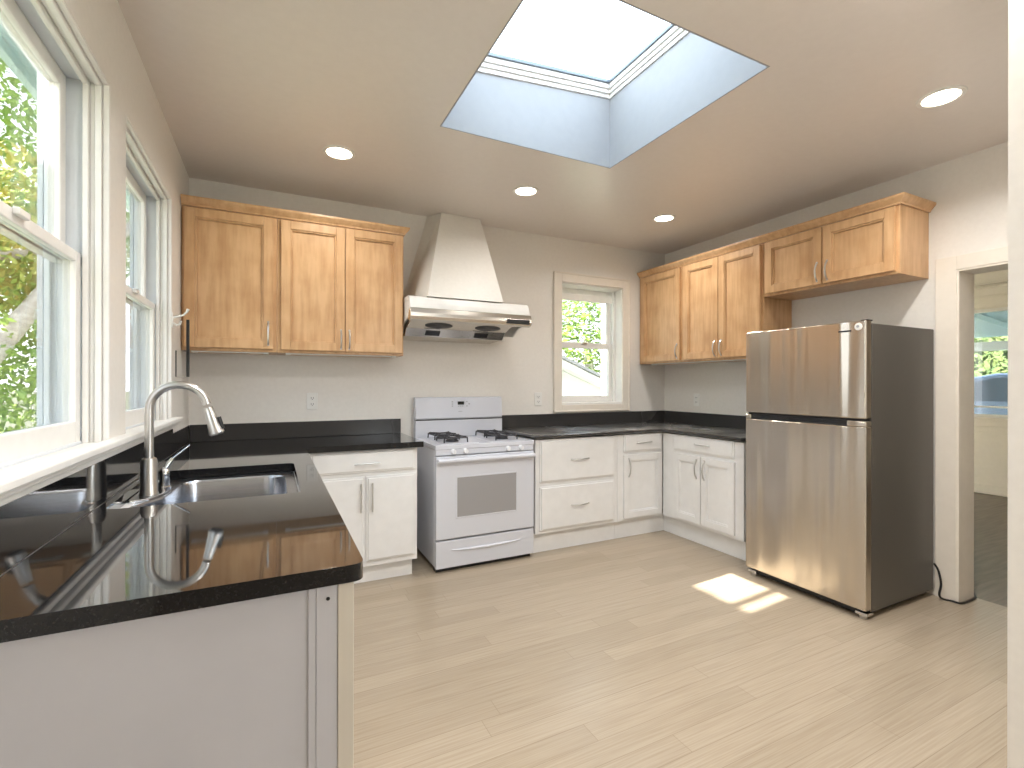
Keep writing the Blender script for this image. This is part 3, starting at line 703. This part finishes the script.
# --- faucet
FXX, FYY, FZ = .083, -1.60, ZR+.0105
t = thing('faucet', 'tall brushed steel gooseneck faucet with pull-down spray head', 'faucet', (FXX, FYY, FZ))
m = MB().lathe((FXX, FYY, FZ), [(.0001, 0), (.030, 0), (.030, .006), (.0275, .010), (.0265, .12), (.023, .135), (.0155, .140)], 32); m.build('base', M['steel'], t, smooth=True)
R_ = .092; cx_ = FXX+R_; zc = 1.288-R_
pts = [(FXX, FYY, FZ+.13), (FXX, FYY, 1.0), (FXX, FYY, 1.1)]
for k in range(0, 15):
    a = math.pi - k*math.pi*.945/14; pts.append((cx_+R_*math.cos(a), FYY, zc+R_*math.sin(a)))
m = MB().tube(pts, .0145, 20); m.build('gooseneck', M['steel'], t, smooth=True)
pts.append(tuple(Vector(pts[-1])+(Vector(pts[-1])-Vector(pts[-2])).normalized()*.018)); e0 = Vector(pts[-1]); dr = (Vector(pts[-1])-Vector(pts[-2])).normalized()
m = MB().tube([e0-dr*.006, e0+dr*.01, e0+dr*.012, e0+dr*.06, e0+dr*.098, e0+dr*.104], [.0165, .0165, .0170, .0215, .0275, .022], 24); h_ = m.build('spray_head', M['steel'], t, smooth=True)
m = MB().tube([e0+dr*.1045, e0+dr*.108], [.0215, .020], 20); m.build('nozzle', M['black'], h_)
q = e0+dr*.065+Vector((.024, -.004, .004)); m = MB().tube([q-dr*.028, q+dr*.020], .008, 10); m.build('spray_button', M['black'], h_, smooth=True)
t = thing('tap_handle', 'short chrome lever handle standing beside the gooseneck faucet', 'tap', (.116, -1.515, FZ))
m = MB().lathe((.116, -1.515, FZ), [(.0001, 0), (.021, 0), (.021, .012), (.017, .016), (.016, .05), (.018, .054), (.016, .075), (.006, .088), (.0001, .09)], 24); m.build('base', M['chrome'], t, smooth=True)
m = MB().tube([(.116, -1.515, FZ+.078), (.128, -1.508, FZ+.10), (.14, -1.50, FZ+.118)], [.008, .010, .007], 12); m.tube([(.138, -1.50, FZ+.115), (.195, -1.475, FZ+.165)], [.0035, .0025], 8); m.build('lever', M['chrome'], t, smooth=True)

# ================================================================ STOVE
SX0, SX1, SFY, ST = 1.487, 2.243, -.634, .872
t = thing('gas_stove', 'white freestanding gas stove under the range hood', 'stove', ((SX0+SX1)/2, -.34, 0))
m = MB(); m.box((SX0, -.60, .035), (SX1, -.03, ST-.03)); m.box((SX0+.03, -.56, 0.0), (SX0+.07, -.52, .035)); m.box((SX1-.07, -.56, 0.0), (SX1-.03, -.52, .035)); m.box((SX0+.03, -.12, 0.0), (SX0+.07, -.08, .035)); m.box((SX1-.07, -.12, 0.0), (SX1-.03, -.08, .035))
m.build('body', M['enamel'], t, bevel=.006)
m = MB(); m.box((SX0+.01, -.605, .0), (SX1-.01, -.55, .034)); m.build('kick_gap', M['black'], t)
m = MB(); m.box((SX0-.003, -.640, ST-.028), (SX1+.003, -.09, ST)); m.box((SX0+.05, -.60, ST), (SX0+.33, -.13, ST+.003)); m.box((SX1-.33, -.60, ST), (SX1-.05, -.13, ST+.003)); m.build('cooktop', M['enamel'], t, bevel=.007, seg=3)
m = MB(); m.box((SX0, -.636, .803), (SX1, -.60, ST-.030)); cp = m.build('control_panel', M['enamel'], t, bevel=.003)
for x in (1.612, 1.700, 2.030, 2.135):
    m = MB().lathe((x, -.637, .826), [(.0001, -.024), (.015, -.024), (.017, -.019), (.0185, -.004), (.020, 0)], 20, 'y'); m.box((x-.004, -.668, .812), (x+.004, -.655, .840)); m.build('knob', M['knob'], cp, smooth=True)
m = MB(); m.box((SX0, -.645, .228), (SX1, -.602, .796)); dr_ = m.build('oven_door', M['enamel'], t, bevel=.006)
m = MB(); m.box((1.637, -.647, .372), (2.094, -.640, .646)); m.build('oven_window', M['darkglass'], dr_, bevel=.002)
m = MB(); m.frame('y', 1.628, 2.103, .363, .655, -.6485, -.640, .010); m.build('window_rim', M['enamel'], dr_, bevel=.002)
m = MB(); m.tube([(SX0+.006, -.668, .768), (SX1-.006, -.668, .768)], .0155, 16); m.box((SX0+.004, -.67, .755), (SX0+.035, -.64, .78)); m.box((SX1-.035, -.67, .755), (SX1-.004, -.64, .78)); m.build('handle', M['enamel'], dr_, bevel=.003, smooth=True)
m = MB(); m.box((SX0, -.642, .030), (SX1, -.602, .216)); dw = m.build('storage_drawer', M['enamel'], t, bevel=.005)
m = MB(); P_ = [(1.60, .150), (1.70, .143), (1.865, .140), (2.03, .143), (2.13, .150)]
m.tube([(p, -.644, z) for p, z in P_], [.003, .008, .011, .008, .003], 10); m.build('grip_ridge', M['enamel'], dw, smooth=True)
# backguard
m = MB(); m.box((SX0+.008, -.085, ST-.03), (SX1, -.025, 1.005)); m.build('riser', M['enamel'], t, bevel=.003)
m = MB(); m.prism([(-.075, 1.006), (-.085, 1.02), (-.075, 1.175), (-.065, 1.186), (-.022, 1.186), (-.022, 1.006)], SX0+.008, SX1, 'x'); bg = m.build('backguard', M['enamel'], t, bevel=.004)
m = MB(); m.box((SX0+.010, -.0865, 1.003), (SX1-.002, -.030, 1.0095)); m.build('seam', M['black'], t)
def bgy(z): return -.085+(z-1.02)*.0645
m = MB(); m.box((1.846, bgy(1.148)-.003, 1.124), (1.900, bgy(1.13)+.003, 1.150)); m.build('display', M['display'], bg)
for (x, z, w_, h_) in ((1.80, 1.148, .012, .010), (1.80, 1.13, .012, .008), (1.80, 1.113, .012, .008), (1.925, 1.148, .012, .008), (1.945, 1.13, .012, .010), (1.925, 1.113, .012, .008), (1.852, 1.112, .010, .006), (1.870, 1.112, .010, .006), (1.888, 1.112, .010, .006), (1.868, 1.070, .034, .004)):
    MB().box((x-w_/2, bgy(z)-.0022, z-h_/2), (x+w_/2, bgy(z)+.002, z+h_/2)).build('button', M['grey'], bg)
# burners and grates
for gx in (1.665, 2.065):
    for gy in (-.455, -.235):
        m = MB().lathe((gx, gy, ST+.0035), [(.0001, 0), (.05, 0), (.045, .010), (.040, .012), (.036, .020), (.0001, .021)], 24); m.build('burner', M['iron'], t, smooth=True)
        m = MB(); z = ST+.040
        ring = [(gx+.058*math.cos(a*math.pi/8), gy+.058*math.sin(a*math.pi/8), z-.003) for a in range(17)]
        m.tube(ring, .0045, 8)
        for (dx, dy) in ((1, 1), (1, -1), (-1, 1), (-1, -1)):
            m.tube([(gx+dx*.022, gy+dy*.018, z+.003), (gx+dx*.078, gy+dy*.078, z+.003), (gx+dx*.086, gy+dy*.086, z-.006), (gx+dx*.088, gy+dy*.088, ST+.003)], .005, 8)
        for s_ in (-1, 1):
            m.tube([(gx+s_*.055, gy, z-.002), (gx+s_*.086, gy, z-.002)], .0045, 8)
            m.tube([(gx-.086, gy+s_*.088, z-.004), (gx+.086, gy+s_*.088, z-.004)], .0045, 8)
            m.tube([(gx+s_*.086, gy-.088, z-.004), (gx+s_*.086, gy+.088, z-.004)], .0045, 8)
        m.build('grate', M['iron'], t, smooth=True)

# ================================================================ HOOD
t = thing('range_hood', 'white range hood with stainless underside above the stove', 'range hood', (1.84, -.25, 1.64))
HX0, HX1 = 1.345, 2.285
m = MB(); m.prism([(-.002, 1.66), (-.002, 1.915), (-.44, 1.915), (-.47, 1.905), (-.49, 1.86), (-.50, 1.825), (-.485, 1.822), (-.46, 1.88), (-.05, 1.88), (-.05, 1.66)], HX0, HX1, 'x')
for x in (HX0, HX1-.014):
    m.prism([(-.052, 1.70), (-.052, 1.88), (-.46, 1.88), (-.485, 1.822), (-.46, 1.77), (-.30, 1.73), (-.22, 1.68)], x, x+.014, 'x')
m.build('shell', M['trim'], t, bevel=.003)
m = MB(); m.prism([(-.497, 1.825), (-.512, 1.790), (-.515, 1.765), (-.500, 1.745), (-.47, 1.735), (-.44, 1.742), (-.45, 1.765), (-.47, 1.815)], HX0-.003, HX1+.012, 'x'); m.build('visor', M['hoodsteel'], t, bevel=.003)
m = MB(); m.prism([(-.465, 1.742), (-.33, 1.70), (-.27, 1.645), (-.02, 1.635), (-.02, 1.66), (-.25, 1.67), (-.32, 1.72), (-.45, 1.76)], HX0+.016, HX1-.13, 'x'); m.build('underside', M['hoodsteel'], t, bevel=.002)
m = MB(); m.box((2.08, -.519, 1.752), (2.275, -.505, 1.785)); m.build('control_strip', M['black'], t, bevel=.002)
def on_under(y): return 1.742+(y+.465)/.135*(-.042) if y < -.33 else 1.70+(y+.33)/.06*(-.055)
for cx in (1.585, 1.975):
    mm = MB().lathe((0, 0, 0), [(.0001, -.004), (.095, -.004), (.105, 0), (.105, .004), (.0001, .004)], 28)
    bmesh.ops.scale(mm.bm, vec=(1, .42, 1), verts=mm.bm.verts[:])
    bmesh.ops.rotate(mm.bm, cent=(0, 0, 0), matrix=Matrix.Rotation(-.30, 3, 'X'), verts=mm.bm.verts[:]); bmesh.ops.translate(mm.bm, verts=mm.bm.verts[:], vec=(cx, -.395, 1.718))
    mm.build('fan_grille', M['felt'], t, smooth=True)
    mm = MB().box((-.055, -.022, -.003), (.055, .022, .003))
    bmesh.ops.rotate(mm.bm, cent=(0, 0, 0), matrix=Matrix.Rotation(-.742, 3, 'X'), verts=mm.bm.verts[:]); bmesh.ops.translate(mm.bm, verts=mm.bm.verts[:], vec=(cx-.02, -.302, 1.672))
    mm.build('lamp_slot', M['black'], t)
# plaster chimney over the hood
m = MB(); bm = m.bm
lo = [(1.475, -.475), (2.07, -.475), (2.10, -.001), (1.40, -.001)]; hi = [(1.685, -.14), (2.015, -.14), (2.02, -.001), (1.61, -.001)]
a_ = [bm.verts.new((*p, 1.915)) for p in lo]; b_ = [bm.verts.new((*p, H-.001)) for p in hi]
bm.faces.new(a_[::-1]); bm.faces.new(b_)
for i in range(4): bm.faces.new((a_[i], a_[(i+1) % 4], b_[(i+1) % 4], b_[i]))
tag(m.build('hood_chimney', M['wall'], base=(1.8, -.2, 1.915)), 'tapered cream plaster chimney rising from the hood to the ceiling', 'chimney')

# ================================================================ REFRIGERATOR
t = thing('refrigerator', 'stainless steel top-freezer refrigerator with dark grey sides', 'refrigerator', (3.76, -1.93, 0))
RY0, RY1 = -2.305, -1.56
m = MB(); m.box((3.450, RY0+.004, .04), (4.12, RY1-.004, 1.632)); m.build('body', M['fridge_side'], t, bevel=.004)
m = MB(); m.box((3.442, RY0+.02, .05), (3.452, RY1-.02, 1.62)); m.build('gasket', M['black'], t)
m = MB(); m.box((3.383, RY0, 1.105), (3.441, RY1, 1.645)); fd = m.build('freezer_door', M['stainless'], t, bevel=.008, seg=3)
m = MB(); m.box((3.383, RY0, .055), (3.441, RY1, 1.060)); m.box((3.383, RY0, 1.060), (3.441, RY0+.10, 1.092)); m.box((3.383, RY1-.04, 1.060), (3.441, RY1, 1.092)); m.box((3.425, RY0+.10, 1.060), (3.441, RY1-.04, 1.092)); ld = m.build('fridge_door', M['stainless'], t, bevel=.006, seg=3)
m = MB(); m.box((3.392, RY0+.101, 1.0605), (3.4245, RY1-.041, 1.092)); m.box((3.386, RY0+.11, 1.052), (3.393, RY1-.05, 1.068)); m.build('grip_recess', M['black'], ld, bevel=.003)
m = MB(); m.box((3.400, RY0+.01, 1.0925), (3.440, RY1-.01, 1.1045)); m.build('door_gap', M['black'], t)
m = MB(); m.box((3.43, RY0+.03, .012), (4.10, RY1-.03, .045)); m.build('base_grille', M['black'], t, bevel=.003)
for y in (RY0+.035, RY1-.035):
    m = MB().tube([(3.43, y, 0.0), (3.43, y, .022)], .02, 14); m.box((3.405, y-.03, .02), (3.47, y+.03, .036)); m.build('foot', M['steel'], t, bevel=.002)
m = MB().box((3.425, RY0+.01, 1.645), (3.47, RY0+.05, 1.653)); m.build('hinge_cap', M['black'], t, bevel=.003)
m = MB().box((3.3815, RY0+.075, 1.588), (3.3835, RY0+.142, 1.597)); m.build('name_badge', M['black'], fd)
m = MB().lathe((3.3835, RY0+.038, 1.612), [(.0001, -.003), (.018, -.003), (.021, 0)], 24, 'x'); m.build('round_sticker', M['outlet'], fd)
m = MB().lathe((3.380, RY0+.040, 1.614), [(.0001, -.001), (.007, -.001), (.008, .001)], 16, 'x'); m.build('sticker_print', M['grey'], fd)
# power cord
def smooth_path(P, n=6):
    P = [Vector(p) for p in P]; out = []
    for i in range(len(P)-1):
        a, b_, c, d = P[max(i-1, 0)], P[i], P[i+1], P[min(i+2, len(P)-1)]
        for k in range(n):
            u = k/n; out.append(.5*((2*b_)+(c-a)*u+(2*a-5*b_+4*c-d)*u*u+(3*b_-a-3*c+d)*u**3))
    return out+[P[-1]]
m = MB().tube(smooth_path([(4.09, -2.315, .21), (4.095, -2.335, .17), (4.085, -2.352, .10), (4.075, -2.348, .035), (4.10, -2.355, .008), (4.115, -2.395, .007), (4.125, -2.43, .007), (4.20, -2.437, .007), (4.30, -2.432, .007), (4.37, -2.40, .007)]), .006, 8)
tag(m.build('power_cord', M['black'], smooth=True), 'black power cord from behind the refrigerator round the door casing', 'cord')

# ================================================================ SMALL THINGS
# recessed ceiling lights
t = thing('ceiling_light', 'round recessed ceiling light above the left wall cabinets', 'ceiling light', (.84, -.82, H), None)
m = MB(); ring = [(.092, 0), (.090, -.005), (.072, -.006), (.068, .002)]
bmr = []
for (r, h) in ring: bmr.append([m.bm.verts.new((.84+r*math.cos(k*math.pi/20), -.82+r*math.sin(k*math.pi/20), H+h)) for k in range(40)])
for i in range(len(bmr)-1):
    for k in range(40): m.bm.faces.new((bmr[i][k], bmr[i][(k+1) % 40], bmr[i+1][(k+1) % 40], bmr[i+1][k]))
m.build('trim_ring', M['trim'], t, smooth=True)
m = MB().lathe((.84, -.82, H-.003), [(.0001, 0), (.069, 0), (.069, .002), (.0001, .002)], 32); m.build('lamp_lens', M['lamp'], t)
cans = [(.84, -.82), (2.08, -.815), (3.345, -.83), (3.308, -2.663)]
labs = [None, 'round recessed ceiling light between the hood and the skylight', 'round recessed ceiling light near the far right corner', 'round recessed ceiling light nearest the camera, right of the skylight']
labs += ['round recessed ceiling light over the near end of the left counter', 'round recessed ceiling light between the skylight and the short wall end', 'round recessed ceiling light behind the camera']  # these labels go to unseen lights added to brighten the room
for (c, lb) in list(zip(cans + [(.84, -2.663), (2.08, -3.1), (2.9, -4.5)], labs))[1:]: copy_tree(t, None, lb, (c[0], c[1], H))
for c in cans + [(.84, -2.663), (2.08, -3.1), (2.9, -4.5)]:  # positions beyond cans are the unseen lights added as fill
    d = bpy.data.lights.new('can_lamp', 'AREA'); d.shape = 'DISK'; d.size = .13; d.energy = {(.84, -.82): 4, (2.08, -.815): 1.5, (3.345, -.83): 5, (3.308, -2.663): 9, (.84, -2.663): 11, (2.08, -3.1): 11}.get(c, 13); d.color = (1, .975, .95); d.spread = math.radians(150)
    o = bpy.data.objects.new('can_lamp', d); COL.objects.link(o); o.location = (c[0], c[1], H-.008)
# outlets
def outlet(x, y, z, ax, label):
    t = thing('power_outlet', label, 'outlet', (x, y, z-.06))
    if ax == 'y':
        MB().box((x-.037, y-.006, z-.06), (x+.037, y, z+.06)).build('cover_plate', M['outlet'], t, bevel=.003)
        for dz in (-.022, .022):
            o = MB().box((x-.017, y-.009, z+dz-.015), (x+.017, y-.006, z+dz+.015)).build('socket', M['outlet'], t, bevel=.003)
            MB().box((x-.009, y-.0098, z+dz-.004), (x-.006, y-.009, z+dz+.007)).box((x+.006, y-.0098, z+dz-.004), (x+.009, y-.009, z+dz+.007)).box((x-.0025, y-.0098, z+dz-.012), (x+.0025, y-.009, z+dz-.007)).build('slots', M['slot'], o)
    else:
        MB().box((x-.006, y-.037, z-.06), (x, y+.037, z+.06)).build('cover_plate', M['outlet'], t, bevel=.003)
        for dz in (-.022, .022):
            o = MB().box((x-.009, y-.017, z+dz-.015), (x-.006, y+.017, z+dz+.015)).build('socket', M['outlet'], t, bevel=.003)
            MB().box((x-.0098, y-.009, z+dz-.004), (x-.009, y-.006, z+dz+.007)).box((x-.0098, y+.006, z+dz-.004), (x-.009, y+.009, z+dz+.007)).build('slots', M['slot'], o)
outlet(.751, -.0185, 1.167, 'y', 'white double power outlet under the left wall cabinets')
outlet(2.641, -.0005, 1.158, 'y', 'white double power outlet between the stove and the back window')
outlet(XR-.0005, -.43, 1.143, 'x', 'white double power outlet on the right wall under the corner cabinets')
# coat hook and dark strap bracket beside the far window
m = MB(); m.box((0, -.625, 1.60), (.006, -.595, 1.68))
m.tube([(.006, -.61, 1.655), (.03, -.62, 1.66), (.055, -.63, 1.668), (.072, -.64, 1.685), (.078, -.645, 1.70)], [.006, .005, .005, .006, .008], 10)
m.tube([(.006, -.61, 1.625), (.025, -.62, 1.612), (.040, -.63, 1.618), (.043, -.635, 1.635)], [.005, .005, .005, .007], 10)
tag(m.build('coat_hook', M['trim'], smooth=True), 'white double coat hook on the wall right of the far window', 'hook')
t = thing('wall_bracket', 'U-shaped dark metal bracket on the wall below the coat hook', 'bracket', (0, -.5, 1.33))
MB().box((.052, -.515, 1.330), (.066, -.495, 1.657)).build('upright', M['black'], t, bevel=.001)
MB().box((.0, -.505, 1.328), (.052, -.497, 1.332)).build('crossbar', M['bark'], t)
MB().box((.0, -.510, 1.332), (.0045, -.495, 1.480)).build('wall_strip', M['black'], t)

# look-alike sets
for o in list(COL.objects):
    k = o.name.split('.')[0]
    if o.parent is None and 'label' in o:
        g = {'ceiling_light': 'recessed ceiling lights', 'power_outlet': 'double outlets above the counters', 'light_strip': 'light strips under the wall cabinets'}.get(k)
        if k == 'wall_cabinet': g = 'maple wall cabinets on the right wall' if o.location.x > 2 else 'maple wall cabinets left of the hood'
        if k == 'base_cabinet': g = 'white base cabinets under the black counters'
        if g: o['group'] = g
